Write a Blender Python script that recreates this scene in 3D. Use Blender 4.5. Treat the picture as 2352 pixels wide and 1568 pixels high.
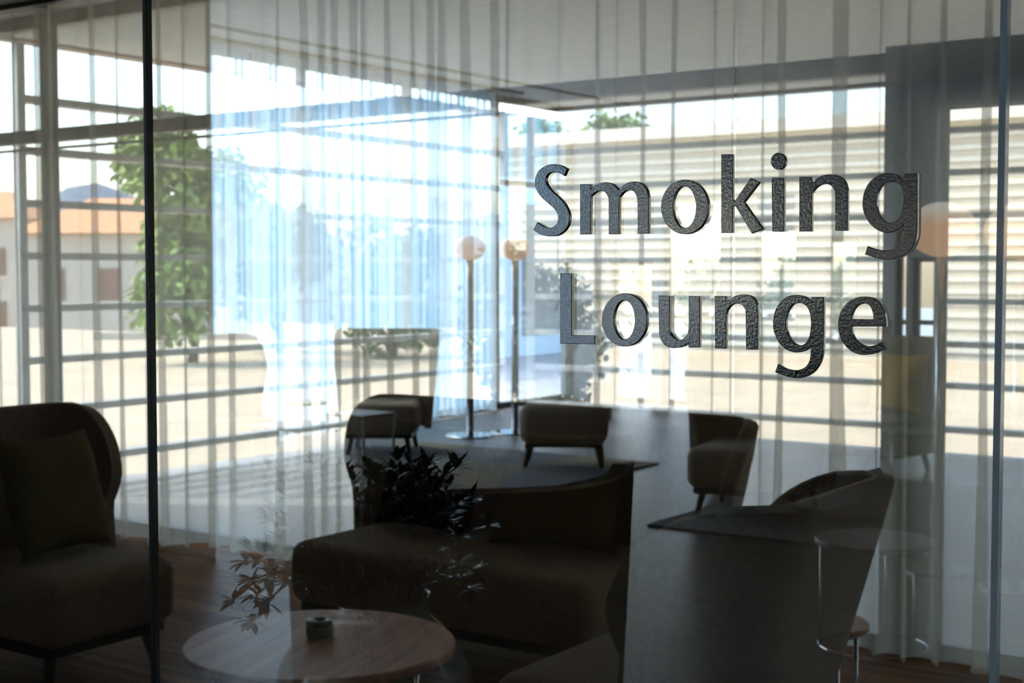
import bpy, bmesh, math, random
from mathutils import Vector, Matrix
random.seed(7)
PI = math.pi
for o in list(bpy.data.objects): bpy.data.objects.remove(o)
sc = bpy.context.scene
# ------------------------------------------------------------------ camera, world, sun, exposure
TH = math.radians(35.0); PITCH = math.radians(2.87); CAMH = 1.5
FPX = 3267.0
G = 1.6            # glass partition plane y
cam_d = bpy.data.cameras.new('camera'); cam = bpy.data.objects.new('camera', cam_d)
sc.collection.objects.link(cam); sc.camera = cam
cam_d.sensor_width = 36; cam_d.lens = FPX/2352*36
cam_d.clip_start = 0.05; cam_d.clip_end = 500
cam.location = (0, 0, CAMH); cam.rotation_euler = (PI/2-PITCH, 0, TH)
cam_d.dof.use_dof = True; cam_d.dof.focus_distance = 1.80; cam_d.dof.aperture_fstop = 11
vs = sc.view_settings
vs.view_transform = 'Standard'; vs.look = 'None'; vs.gamma = 1; vs.use_curve_mapping = False
vs.exposure = 1.12
w = bpy.data.worlds.new('sky'); sc.world = w; w.use_nodes = True
nt = w.node_tree; nt.nodes.clear()
sky = nt.nodes.new('ShaderNodeTexSky'); sky.sky_type = 'NISHITA'; sky.sun_disc = False
sky.sun_elevation = math.radians(50); sky.sun_rotation = math.radians(250); sky.air_density = 1.0; sky.dust_density = 3.0; sky.ozone_density = 1.5
bg = nt.nodes.new('ShaderNodeBackground'); bg.inputs[1].default_value = 0.72
wo = nt.nodes.new('ShaderNodeOutputWorld')
nt.links.new(sky.outputs[0], bg.inputs[0]); nt.links.new(bg.outputs[0], wo.inputs[0])
sd = bpy.data.lights.new('sun', 'SUN'); sd.energy = 3.0; sd.angle = math.radians(0.6); sd.color = (1, 0.93, 0.82)
sun = bpy.data.objects.new('sun', sd); sc.collection.objects.link(sun)
SUNDIR = Vector((0.80, 0.50, -1.05)).normalized()
sun.rotation_euler = SUNDIR.to_track_quat('-Z', 'Y').to_euler()
sc.cycles.transparent_max_bounces = 32
sc.cycles.max_bounces = 14; sc.cycles.diffuse_bounces = 6; sc.cycles.transmission_bounces = 10; sc.cycles.glossy_bounces = 6

# ------------------------------------------------------------------ geometry of the view (used only to measure positions)
F_ = Vector((-math.sin(TH)*math.cos(PITCH), math.cos(TH)*math.cos(PITCH), -math.sin(PITCH)))
R_ = Vector((math.cos(TH), math.sin(TH), 0)); U_ = R_.cross(F_)
def ray(px, py): return F_ + R_*((px-1176)/FPX) - U_*((py-784)/FPX)
def on_z(px, py, z=0.0):
    r = ray(px, py); t = (z-CAMH)/r.z; return Vector((0, 0, CAMH)) + r*t
def on_y(px, py, y):
    r = ray(px, py); t = y/r.y; return Vector((0, 0, CAMH)) + r*t
def mir(p): return Vector((p.x, 2*G-p.y, p.z))    # where a thing seen reflected really stands

# ------------------------------------------------------------------ helpers
def link(o, parent=None):
    sc.collection.objects.link(o)
    if parent is not None: o.parent = parent
    return o
def tag(o, label=None, cat=None, group=None, kind=None):
    if label: o['label'] = label
    if cat: o['category'] = cat
    if group: o['group'] = group
    if kind: o['kind'] = kind
    return o
def empty(name, loc, rz=0, label=None, cat=None, group=None):
    o = bpy.data.objects.new(name, None); o.empty_display_size = 0.1
    link(o); o.location = loc; o.rotation_euler = (0, 0, rz)
    return tag(o, label, cat, group)
class MB:
    def __init__(s): s.v = []; s.f = []
    def box(s, a, b):
        n = len(s.v); x0, y0, z0 = a; x1, y1, z1 = b
        s.v += [(x0,y0,z0),(x1,y0,z0),(x1,y1,z0),(x0,y1,z0),(x0,y0,z1),(x1,y0,z1),(x1,y1,z1),(x0,y1,z1)]
        s.f += [tuple(n+i for i in q) for q in ((0,3,2,1),(4,5,6,7),(0,1,5,4),(1,2,6,5),(2,3,7,6),(3,0,4,7))]
        return s
    def tube(s, pts, rads, seg=12, caps=True):
        if not isinstance(rads, (list, tuple)): rads = [rads]*len(pts)
        pts = [Vector(p) for p in pts]; n0 = len(s.v); up = None
        for i, p in enumerate(pts):
            d = (pts[min(i+1, len(pts)-1)] - pts[max(i-1, 0)]).normalized()
            if up is None:
                up = Vector((0, 0, 1)) if abs(d.z) < .9 else Vector((1, 0, 0))
            a = d.cross(up).normalized(); b = a.cross(d).normalized(); up = b
            for k in range(seg):
                t = 2*PI*k/seg
                s.v.append(tuple(p + (a*math.cos(t)+b*math.sin(t))*rads[i]))
        for i in range(len(pts)-1):
            for k in range(seg):
                k2 = (k+1) % seg; q = n0+i*seg
                s.f.append((q+k, q+k2, q+seg+k2, q+seg+k))
        if caps:
            s.f.append(tuple(n0+k for k in reversed(range(seg)))); q = n0+(len(pts)-1)*seg
            s.f.append(tuple(q+k for k in range(seg)))
        return s
    def lathe(s, prof, c=(0,0,0), seg=48):
        n0 = len(s.v)
        for r, z in prof:
            for k in range(seg):
                t = 2*PI*k/seg; s.v.append((c[0]+r*math.cos(t), c[1]+r*math.sin(t), c[2]+z))
        for i in range(len(prof)-1):
            for k in range(seg):
                k2 = (k+1) % seg; q = n0+i*seg
                s.f.append((q+k, q+k2, q+seg+k2, q+seg+k))
        return s
    def ring(s, R, r, c, seg=64, m=8):
        n0 = len(s.v)
        for i in range(seg):
            t = 2*PI*i/seg
            for k in range(m):
                u = 2*PI*k/m; rr = R+r*math.cos(u)
                s.v.append((c[0]+rr*math.cos(t), c[1]+rr*math.sin(t), c[2]+r*math.sin(u)))
        for i in range(seg):
            for k in range(m):
                i2 = (i+1) % seg; k2 = (k+1) % m
                s.f.append((n0+i*m+k, n0+i2*m+k, n0+i2*m+k2, n0+i*m+k2))
        return s
    def build(s, name, mat, parent=None, smooth=False, bevel=0, subsurf=0):
        me = bpy.data.meshes.new(name); me.from_pydata(s.v, [], s.f); me.update()
        bm = bmesh.new(); bm.from_mesh(me); bmesh.ops.recalc_face_normals(bm, faces=bm.faces); bm.to_mesh(me); bm.free()
        if mat: me.materials.append(mat)
        o = bpy.data.objects.new(name, me); link(o, parent)
        if smooth:
            for p in me.polygons: p.use_smooth = True
        if bevel:
            m = o.modifiers.new('bevel', 'BEVEL'); m.width = bevel; m.segments = 3; m.limit_method = 'ANGLE'
        if subsurf:
            m = o.modifiers.new('sub', 'SUBSURF'); m.levels = subsurf; m.render_levels = subsurf
        return o
def structure(o): o['kind'] = 'structure'; return o

# ------------------------------------------------------------------ materials
def M_new(name):
    m = bpy.data.materials.new(name); m.use_nodes = True; m.node_tree.nodes.clear(); return m, m.node_tree
def N(nt, t, **kw):
    n = nt.nodes.new(t)
    for k, v in kw.items(): setattr(n, k, v)
    return n
def pbr(name, col, rough=.6, metal=0, scale=20, var=.15, bump=0, bscale=None, spec=.5, trans=0, sheen=0):
    m, nt = M_new(name); b = N(nt, 'ShaderNodeBsdfPrincipled'); o = N(nt, 'ShaderNodeOutputMaterial')
    nt.links.new(b.outputs[0], o.inputs[0])
    tc = N(nt, 'ShaderNodeTexCoord'); no = N(nt, 'ShaderNodeTexNoise'); no.inputs['Scale'].default_value = scale; no.inputs['Detail'].default_value = 4
    nt.links.new(tc.outputs['Object'], no.inputs['Vector'])
    cr = N(nt, 'ShaderNodeValToRGB')
    cr.color_ramp.elements[0].position = .3; cr.color_ramp.elements[1].position = .7
    cr.color_ramp.elements[0].color = tuple(c*(1-var) for c in col)+(1,)
    cr.color_ramp.elements[1].color = tuple(min(1, c*(1+var)) for c in col)+(1,)
    nt.links.new(no.outputs['Fac'], cr.inputs[0]); nt.links.new(cr.outputs[0], b.inputs['Base Color'])
    b.inputs['Roughness'].default_value = rough; b.inputs['Metallic'].default_value = metal
    b.inputs['Specular IOR Level'].default_value = spec
    if trans: b.inputs['Transmission Weight'].default_value = trans
    if sheen: b.inputs['Sheen Weight'].default_value = sheen; b.inputs['Sheen Roughness'].default_value = .4
    if bump:
        n2 = N(nt, 'ShaderNodeTexNoise'); n2.inputs['Scale'].default_value = bscale or scale*4; n2.inputs['Detail'].default_value = 3
        nt.links.new(tc.outputs['Object'], n2.inputs['Vector'])
        bp = N(nt, 'ShaderNodeBump'); bp.inputs['Strength'].default_value = bump; bp.inputs['Distance'].default_value = .01
        nt.links.new(n2.outputs['Fac'], bp.inputs['Height']); nt.links.new(bp.outputs[0], b.inputs['Normal'])
    return m
def clear_glass(name, tint, refl, rough=0.0):
    m, nt = M_new(name); o = N(nt, 'ShaderNodeOutputMaterial'); mx = N(nt, 'ShaderNodeMixShader')
    t = N(nt, 'ShaderNodeBsdfTransparent'); t.inputs[0].default_value = tint+(1,)
    g = N(nt, 'ShaderNodeBsdfGlossy'); g.inputs['Roughness'].default_value = rough; g.inputs[0].default_value = (1,1,1,1)
    mx.inputs[0].default_value = refl
    nt.links.new(t.outputs[0], mx.inputs[1]); nt.links.new(g.outputs[0], mx.inputs[2]); nt.links.new(mx.outputs[0], o.inputs[0])
    return m
def sheer(name, col, tr, trcol=(1,1,1)):
    m, nt = M_new(name); o = N(nt, 'ShaderNodeOutputMaterial')
    t = N(nt, 'ShaderNodeBsdfTransparent'); t.inputs[0].default_value = trcol+(1,)
    d = N(nt, 'ShaderNodeBsdfDiffuse'); d.inputs[0].default_value = col+(1,)
    l = N(nt, 'ShaderNodeBsdfTranslucent'); l.inputs[0].default_value = col+(1,)
    m1 = N(nt, 'ShaderNodeMixShader'); m1.inputs[0].default_value = .62
    m2 = N(nt, 'ShaderNodeMixShader')
    tc = N(nt, 'ShaderNodeTexCoord'); mp = N(nt, 'ShaderNodeMapping'); mp.inputs['Scale'].default_value = (5, 5, 420)
    no = N(nt, 'ShaderNodeTexNoise'); no.inputs['Scale'].default_value = 1.0; no.inputs['Detail'].default_value = 3
    nt.links.new(tc.outputs['Object'], mp.inputs[0]); nt.links.new(mp.outputs[0], no.inputs['Vector'])
    ma = N(nt, 'ShaderNodeMapRange'); ma.inputs[1].default_value = .3; ma.inputs[2].default_value = .7
    ma.inputs[3].default_value = 1-tr-.015; ma.inputs[4].default_value = 1-tr+.015
    nt.links.new(no.outputs['Fac'], ma.inputs[0]); nt.links.new(ma.outputs[0], m2.inputs[0])
    nt.links.new(d.outputs[0], m1.inputs[1]); nt.links.new(l.outputs[0], m1.inputs[2])
    nt.links.new(t.outputs[0], m2.inputs[1]); nt.links.new(m1.outputs[0], m2.inputs[2])
    nt.links.new(m2.outputs[0], o.inputs[0])
    return m
def wood(name, c1, c2, rough=.4, plank=None, gs=(2, 30, 30), spec=.5, bump=.15):
    m, nt = M_new(name); b = N(nt, 'ShaderNodeBsdfPrincipled'); o = N(nt, 'ShaderNodeOutputMaterial'); nt.links.new(b.outputs[0], o.inputs[0])
    tc = N(nt, 'ShaderNodeTexCoord'); mp = N(nt, 'ShaderNodeMapping'); mp.inputs['Scale'].default_value = gs
    nt.links.new(tc.outputs['Object'], mp.inputs[0])
    no = N(nt, 'ShaderNodeTexNoise'); no.inputs['Scale'].default_value = 1; no.inputs['Detail'].default_value = 8; no.inputs['Distortion'].default_value = .6
    nt.links.new(mp.outputs[0], no.inputs['Vector'])
    cr = N(nt, 'ShaderNodeValToRGB'); cr.color_ramp.elements[0].position = .35; cr.color_ramp.elements[1].position = .65
    cr.color_ramp.elements[0].color = c1+(1,); cr.color_ramp.elements[1].color = c2+(1,)
    nt.links.new(no.outputs['Fac'], cr.inputs[0])
    bp = N(nt, 'ShaderNodeBump'); bp.inputs['Strength'].default_value = bump; bp.inputs['Distance'].default_value = .004
    if plank:
        br = N(nt, 'ShaderNodeTexBrick'); br.offset = .37; br.inputs['Scale'].default_value = 1
        br.inputs['Brick Width'].default_value = plank[0]; br.inputs['Row Height'].default_value = plank[1]; br.inputs['Mortar Size'].default_value = .004
        br.inputs['Color1'].default_value = (.72,.72,.72,1); br.inputs['Color2'].default_value = (1.15,1.1,1.05,1); br.inputs['Mortar'].default_value = (.25,.25,.25,1)
        nt.links.new(tc.outputs['Object'], br.inputs['Vector'])
        mm = N(nt, 'ShaderNodeMix', data_type='RGBA', blend_type='MULTIPLY'); mm.inputs[0].default_value = 1
        nt.links.new(cr.outputs[0], mm.inputs[6]); nt.links.new(br.outputs[0], mm.inputs[7]); nt.links.new(mm.outputs[2], b.inputs['Base Color'])
        ad = N(nt, 'ShaderNodeMath', operation='ADD'); nt.links.new(no.outputs['Fac'], ad.inputs[0]); nt.links.new(br.outputs['Fac'], ad.inputs[1]); nt.links.new(ad.outputs[0], bp.inputs['Height'])
    else:
        nt.links.new(cr.outputs[0], b.inputs['Base Color']); nt.links.new(no.outputs['Fac'], bp.inputs['Height'])
    nt.links.new(bp.outputs[0], b.inputs['Normal'])
    b.inputs['Roughness'].default_value = rough; b.inputs['Specular IOR Level'].default_value = spec
    return m
m_floor = wood('oak floor', (.105,.042,.009), (.25,.118,.030), .7, (1.9, .17), (1.2, 22, 22), spec=.03)
m_floor2 = wood('dark oak lobby floor', (.016,.016,.014), (.052,.046,.036), .40, (1.9, .17), (.9, 26, 22), spec=.20, bump=1.0)
m_table = wood('walnut tabletop', (.34,.15,.085), (.58,.30,.18), .5, None, (26, 1.6, 10), spec=.2)
m_legwood = pbr('dark stained legs', (.018,.013,.010), .5)
m_fabric = pbr('taupe wool', (.27,.200,.140), .95, scale=60, bump=.5, bscale=600, spec=.1, sheen=.25)
m_fabric2 = pbr('dark grey wool', (.11,.088,.065), .95, scale=60, bump=.5, bscale=600, spec=.1, sheen=.1)
m_pipe = pbr('piping cord', (.36,.27,.19), .8)
m_mustard = pbr('mustard wool', (.72,.40,.06), .95, scale=80, bump=.5, bscale=500, spec=.1)
m_olive = pbr('olive wool', (.125,.092,.035), .95, scale=80, bump=.5, bscale=500, spec=.1)
m_black = pbr('charcoal velvet', (.010,.011,.012), .95, scale=80, bump=.4, bscale=500, spec=.1)
m_wall = pbr('dark plaster', (.06,.057,.052), .8)
m_wall_l = pbr('grey plaster', (.30,.33,.35), .8)
m_ceil = pbr('ceiling plaster', (.42,.41,.39), .9)
m_frame = pbr('bronze window frame', (.030,.030,.027), .45, metal=.3)
m_steel = pbr('brushed steel', (.45,.45,.45), .22, metal=1, var=.05)
m_chrome = pbr('dark chrome', (.35,.37,.4), .08, metal=1, var=.02)
m_seal = pbr('black seal', (.006,.006,.007), .35)
m_edge = pbr('polished glass edge', (.80,.88,1.0), .12, var=.05, spec=1.0)
m_pane = clear_glass('partition glass', (.97,.985,.975), .40)
m_thin = clear_glass('partition glass back', (.99,.995,.99), .02)
m_wpane = clear_glass('window glass', (.93,.96,.95), .06)
m_sheer = sheer('linen sheer', (.74,.72,.63), .56)
m_sheer_b = sheer('blue light tinted sheer', (.62,.76,.86), .50, (.80,.93,1.0))  # bluish light from outside is put into the cloth colour
m_globe, nt = M_new('opal glass globe')
b = N(nt,'ShaderNodeBsdfPrincipled'); o = N(nt,'ShaderNodeOutputMaterial'); nt.links.new(b.outputs[0], o.inputs[0])
tc = N(nt,'ShaderNodeTexCoord'); sp = N(nt,'ShaderNodeSeparateXYZ'); nt.links.new(tc.outputs['Object'], sp.inputs[0])
cr = N(nt,'ShaderNodeValToRGB'); mr = N(nt,'ShaderNodeMapRange'); mr.inputs[1].default_value = -.15; mr.inputs[2].default_value = .15
nt.links.new(sp.outputs[2], mr.inputs[0]); nt.links.new(mr.outputs[0], cr.inputs[0])
cr.color_ramp.elements[0].color = (.50,.29,.15,1); cr.color_ramp.elements[0].position = .55; cr.color_ramp.elements[1].color = (.50,.46,.42,1); cr.color_ramp.elements[1].position = .85
nt.links.new(cr.outputs[0], b.inputs['Base Color']); b.inputs['Roughness'].default_value = .2
nt.links.new(cr.outputs[0], b.inputs['Emission Color']); b.inputs['Emission Strength'].default_value = .55
# hammered black enamel for the lettering
m_letter, nt = M_new('hammered slate enamel')
b = N(nt,'ShaderNodeBsdfPrincipled'); o = N(nt,'ShaderNodeOutputMaterial'); nt.links.new(b.outputs[0], o.inputs[0])
b.inputs['Base Color'].default_value = (.022,.042,.074,1); b.inputs['Roughness'].default_value = .12; b.inputs['Specular IOR Level'].default_value = .9
b.inputs['Coat Weight'].default_value = 1.0; b.inputs['Coat IOR'].default_value = 2.2; b.inputs['Coat Roughness'].default_value = .08
tc = N(nt,'ShaderNodeTexCoord'); n1 = N(nt,'ShaderNodeTexNoise'); n1.inputs['Scale'].default_value = 330; n1.inputs['Detail'].default_value = 2
nt.links.new(tc.outputs['Object'], n1.inputs['Vector'])
bp = N(nt,'ShaderNodeBump'); bp.inputs['Strength'].default_value = .6; bp.inputs['Distance'].default_value = .00035
nt.links.new(n1.outputs['Fac'], bp.inputs['Height']); nt.links.new(bp.outputs[0], b.inputs['Normal']); nt.links.new(bp.outputs[0], b.inputs['Coat Normal'])

# ------------------------------------------------------------------ room shells
WY = 5.42      # window wall of the smoking room
CZ = 3.03      # its ceiling
LX = -8.8      # lobby window wall
BY = -10.8     # lobby rear wall
LZ = 3.38      # lobby ceiling
RX = 2.6
def sbox(name, a, b, mat, bevel=0): return structure(MB().box(a, b).build(name, mat, bevel=bevel))
sbox('floor', (-8.12, G, -.12), (RX, WY+.12, 0), m_floor)
sbox('floor_lobby', (LX-.3, BY-.2, -.12), (RX, G, 0), m_floor2)
sbox('ceiling', (-8.0, G+.03, CZ), (RX, WY+.14, CZ+.12), m_ceil)
sbox('ceiling_lobby', (LX-.3, BY-.2, LZ), (RX, G+.03, LZ+.12), m_ceil)
sbox('trim_1', (-8.0, G-.02, CZ), (RX, G+.03, LZ), m_wall)          # fascia over the glass
sbox('wall_left', (-8.12, G+.03, 0), (-8.0, WY+.12, CZ), m_wall_l)
sbox('wall_right', (RX, BY-.2, 0), (RX+.12, WY+.14, LZ+.1), m_wall_l)
# dark masonry pier that closes the lobby beside the glass
pc = mir(on_z(496, 1290))
sbox('wall_pier', (LX-.3, pc.y, 0), (pc.x, G-.02, LZ), m_wall)
# lobby left window wall (behind its curtains): frame and glass
lf = MB()
ys = [BY, -9.3, -7.8, -6.3, -4.8, -3.3, pc.y]
for y in ys: lf.box((LX-.22, y-.03, 0), (LX-.14, y+.03, LZ))
for z in (0.03, 2.45, LZ-.04): lf.box((LX-.22, BY, z-.03), (LX-.14, pc.y, z+.03))
wn = structure(lf.build('window_1', m_frame))
structure(MB().box((LX-.19, BY, 0), (LX-.17, pc.y, LZ)).build('window_pane', m_wpane, wn))
# lobby rear wall with openings (virtual distance 14 m)
VY = 2*G - BY
def rx(px): return on_y(px, 620, VY).x
def rz(px, py): return on_y(px, py, VY).z
ops = [(rx(1402), rx(1500), 0.0, rz(1450, 600)), (rx(1520), rx(1658), 0.0, rz(1590, 455)), (rx(1728), rx(1832), 0.0, rz(1780, 520)),
       (rx(1893), rx(1972), 0.0, rz(1930, 545)), (rx(2056), rx(2088), 0.0, rz(2072, 520)), (rx(2096), rx(2152), 0.0, rz(2120, 590))]
wb = MB(); x = LX-.3
for a, b_, z0, z1 in ops:
    wb.box((x, BY-.2, 0), (a, BY, LZ)); wb.box((a, BY-.2, z1), (b_, BY, LZ)); x = b_
wb.box((x, BY-.2, 0), (RX, BY, LZ))
structure(wb.build('wall_back', m_wall_l))
for i, (a, b_, z0, z1) in enumerate(ops):
    fr = MB()
    for xx in (a, b_-.05): fr.box((xx, BY-.12, 0), (xx+.05, BY-.06, z1))
    fr.box((a+.05, BY-.12, z1-.05), (b_-.05, BY-.06, z1)); fr.box((a+.05, BY-.12, 0), (b_-.05, BY-.06, .05)); fr.box((a+.05, BY-.12, .95), (b_-.05, BY-.06, 1.0))
    wn = structure(fr.build('window_%d' % (i+2), m_frame))
    structure(MB().box((a, BY-.10, 0), (b_, BY-.09, z1)).build('window_pane', m_wpane, wn))
# smoking room window wall: posts, transom, door head and column
ff = MB()
for x in (-7.95, -7.22, 2.3): ff.box((x-.035, WY, 0), (x+.035, WY+.08, CZ))
ff.box((-8.0, WY, 2.27), (RX, WY+.08, 2.345)); ff.box((-8.0, WY, 2.22), (RX, WY+.015, 2.235))
ff.box((-8.0, WY, 0), (RX, WY+.08, .05)); ff.box((-8.0, WY, CZ-.08), (RX, WY+.08, CZ))
wn = structure(ff.build('window_8', m_frame))
structure(MB().box((-8.0, WY+.04, .05), (RX, WY+.05, CZ-.05)).build('window_pane', m_wpane, wn))
m_col = pbr('grey painted column', (.12,.12,.115), .6)
ca = on_y(2040, 620, WY).x; cb = on_y(2158, 620, WY).x
dr = structure(MB().box((ca, WY-.06, 0), (cb, WY+.1, 2.36)).box((cb, WY-.06, 2.12), (RX-.02, WY+.1, 2.36)).build('door_1', m_col))

# curtain tracks
structure(MB().box((-8.0, 5.12, CZ-.03), (RX, 5.3, CZ)).build('trim_2', m_frame))
structure(MB().box((LX+.05, BY+1.5, LZ-.03), (LX+.2, pc.y, LZ)).build('trim_3', m_frame))
# lobby ceiling slot
structure(MB().box((LX+.55, BY, LZ-.015), (LX+.62, pc.y, LZ)).build('trim_4', m_wall))

# ------------------------------------------------------------------ glass partition
jl = on_y(342, 784, G).x; jr = on_y(2294, 784, G).x
joints = [-8.0, jl-(jr-jl)*3, jl-(jr-jl)*2, jl-(jr-jl), jl, jr, jr+(jr-jl), RX]
joints = sorted(set(j for j in joints if -8.0 <= j <= RX))
for i in range(len(joints)-1):
    a, b_ = joints[i]+.004, joints[i+1]-.004
    me = bpy.data.meshes.new('window_pane')
    v = [(a,G,.02),(b_,G,.02),(b_,G+.010,.02),(a,G+.010,.02),(a,G,CZ),(b_,G,CZ),(b_,G+.010,CZ),(a,G+.010,CZ)]
    me.from_pydata(v, [], [(0,1,5,4),(1,2,6,5),(2,3,7,6),(3,0,4,7),(0,3,2,1),(4,5,6,7)]); me.update()
    me.materials.append(m_pane); me.materials.append(m_thin)
    for k, p in enumerate(me.polygons): p.material_index = 0 if k == 0 else 1
    structure(link(bpy.data.objects.new('window_%d' % (9+i), me)))
for i, j in enumerate(joints[1:-1]):
    m = m_edge if abs(j-jr) < .01 else m_seal
    wd = .0038 if abs(j-jr) < .01 else .0035
    structure(MB().box((j-wd, G-.002, .02), (j+wd, G+.012, CZ)).build('trim_%d' % (5+i), m))
structure(MB().box((-8.0, G-.02, 0), (RX, G+.03, .02)).build('trim_12', m_steel))

# ------------------------------------------------------------------ raised lettering on the glass
def smooth_path(pts, n=6):
    """pts: (x, y) smooth or (x, y, 1) corner; closed; Catmull-Rom between corners"""
    out = []; L = len(pts)
    for i in range(L):
        p0, p1, p2, p3 = pts[i-1], pts[i], pts[(i+1) % L], pts[(i+2) % L]
        c1, c2 = len(p1) > 2, len(p2) > 2
        if c1 and c2: out.append(p1[:2]); continue
        a = p1 if c1 else p0; d = p2 if c2 else p3
        for k in range(n):
            t = k/n; q = []
            for j in (0, 1):
                m1 = (p2[j]-a[j])/2 if not c1 else (p2[j]-p1[j])
                m2 = (d[j]-p1[j])/2 if not c2 else (p2[j]-p1[j])
                q.append((2*t**3-3*t*t+1)*p1[j]+(t**3-2*t*t+t)*m1+(-2*t**3+3*t*t)*p2[j]+(t**3-t*t)*m2)
            out.append(tuple(q))
    return out
def ell(cx, cy, rx_, ry_, n=56): return [(cx+rx_*math.cos(2*PI*k/n), cy+ry_*math.sin(2*PI*k/n)) for k in range(n)]
C = 1
LT = [
 ('letter_s', 'capital S of Smoking, raised dark enamel letter', (1200,340), [smooth_path([(745,340,C),(640,285),(520,262),(400,282),(290,350),(228,450),(208,570),(235,690),(310,800),(410,892),(510,980),(575,1070),(590,1150),(565,1235),(500,1292),(430,1302),(340,1272),(245,1215,C),(182,1340,C),(280,1405),(400,1440),(510,1442),(610,1418),(705,1345),(765,1240),(780,1130),(755,1015),(690,900),(600,800),(490,700),(420,610),(390,530),(410,450),(465,405),(555,398),(630,420),(690,458,C)])]),
 ('letter_m', 'letter m of Smoking, two-arched raised dark letter', (1200,340), [smooth_path([(948,590,C),(1132,590,C),(1132,668,C),(1200,610),(1300,566),(1390,560),(1480,588),(1545,640),(1585,682,C),(1650,612),(1740,562),(1850,548),(1950,575),(2030,655),(2068,770),(2075,900),(2075,1402,C),(1892,1402,C),(1888,900),(1870,785),(1825,712),(1760,690),(1685,710),(1620,775),(1594,870),(1590,1410,C),(1418,1410,C),(1415,880),(1400,795),(1360,728),(1300,703),(1225,715),(1160,765),(1128,850),(1122,1412,C),(948,1412,C)])]),
 ('letter_o', 'letter o of Smoking, bright window glints on its enamel', (1500,340), [ell(525,963,390,448), ell(520,967,185,340)]),
 ('letter_k', 'letter k of Smoking with tall stem and slanted arms', (1500,340), [[(1120,100),(1312,100),(1312,845),(1340,868),(1600,488),(1748,556),(1497,887),(1805,1325),(1620,1397),(1352,948),(1312,955),(1312,1388),(1120,1388)]]),
 ('letter_i', 'letter i of Smoking with round dot above its stem', (1500,340), [[(1945,485),(2150,485),(2150,1366),(1955,1366)], ell(2055,215,124,140,40)]),
 ('letter_n', 'letter n of Smoking, upper of the two letters n', (1810,380), [smooth_path([(188,185,C),(398,185,C),(398,262,C),(425,280,C),(480,210),(570,162),(680,145),(795,155),(885,200),(950,285),(978,390),(982,500),(982,1068,C),(778,1068,C),(772,480),(755,400),(710,332),(640,305),(560,310),(470,362),(412,435),(395,520),(395,1080,C),(188,1080,C)])]),
 ('letter_g', 'letter g of Smoking, upper right end of the sign', (1810,380), [smooth_path([(1900,135,C),(2125,130,C),(2122,960),(2110,1150),(2060,1305),(1960,1430),(1810,1508),(1640,1540),(1450,1515),(1262,1455,C),(1305,1320,C),(1430,1365),(1590,1390),(1710,1375),(1800,1320),(1862,1215),(1888,1100),(1892,980,C),(1840,1030),(1760,1080),(1650,1102),(1530,1085),(1400,1008),(1290,880),(1235,740),(1222,600),(1250,430),(1330,280),(1440,182),(1560,132),(1680,122),(1790,152),(1868,208,C),(1900,190,C)]), smooth_path([(1640,275),(1560,320),(1492,420),(1460,545),(1462,680),(1500,800),(1560,890),(1640,942),(1725,930),(1800,880),(1858,780),(1885,650),(1890,520),(1870,405),(1820,312),(1740,268)])]),
 ('letter_l', 'capital L that begins the word Lounge', (1270,610), [[(122,125),(315,125),(315,1135),(697,1140),(697,1285),(122,1275)]]),
 ('letter_o', 'letter o of Lounge, evenly dark enamel ring', (1270,610), [ell(1178,887,372,437), ell(1175,886,170,318)]),
 ('letter_u', 'letter u of Lounge, cup-shaped raised dark letter', (1490,650), [smooth_path([(165,200,C),(350,205,C),(350,740),(368,820),(412,885),(480,925),(545,922),(612,872),(650,790),(658,650),(658,210,C),(845,210,C),(842,1053,C),(660,1053,C),(655,985,C),(600,1018),(515,1052),(400,1062),(295,1032),(222,960),(182,860),(172,740)])]),
 ('letter_n', 'letter n of Lounge, lower of the two letters n', (1490,650), [smooth_path([(1083,210,C),(1275,210,C),(1275,283,C),(1340,276,C),(1405,220),(1500,190),(1610,188),(1700,222),(1765,305),(1790,420),(1795,540),(1790,1090,C),(1597,1088,C),(1590,500),(1570,412),(1520,352),(1450,333),(1380,352),(1312,412),(1280,495),(1277,600),(1275,1073,C),(1090,1070,C)])]),
 ('letter_g', 'letter g of Lounge hanging below its line', (1750,660), [smooth_path([(815,155,C),(1020,155,C),(1016,900),(1003,1080),(960,1230),(870,1365),(750,1450),(600,1485),(420,1460),(217,1385,C),(265,1255,C),(400,1325),(560,1352),(680,1320),(762,1240),(795,1120),(803,965,C),(740,1020),(640,1058),(530,1060),(400,1015),(280,900),(205,740),(185,600),(205,430),(270,285),(370,178),(480,130),(600,122),(710,150),(795,215,C),(815,205,C)]), smooth_path([(600,255),(510,285),(442,380),(405,520),(410,670),(450,800),(520,898),(620,945),(705,920),(770,820),(800,680),(803,540),(785,410),(735,312),(670,265)])]),
 ('letter_e', 'letter e that ends the word Lounge', (1750,660), [smooth_path([(2040,640,C),(2036,520),(2000,370),(1930,250),(1830,175),(1700,148),(1560,165),(1420,232),(1310,360),(1258,520),(1256,700),(1310,870),(1420,1008),(1560,1085),(1700,1103),(1850,1080),(2012,1015,C),(1960,890,C),(1860,940),(1750,960),(1650,935),(1550,860),(1492,760),(1478,640,C)]), smooth_path([(1478,515,C),(1490,430),(1540,332),(1615,278),(1690,262),(1760,292),(1805,370),(1825,450),(1828,520,C)])]),
]
LTH = .0055
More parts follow.
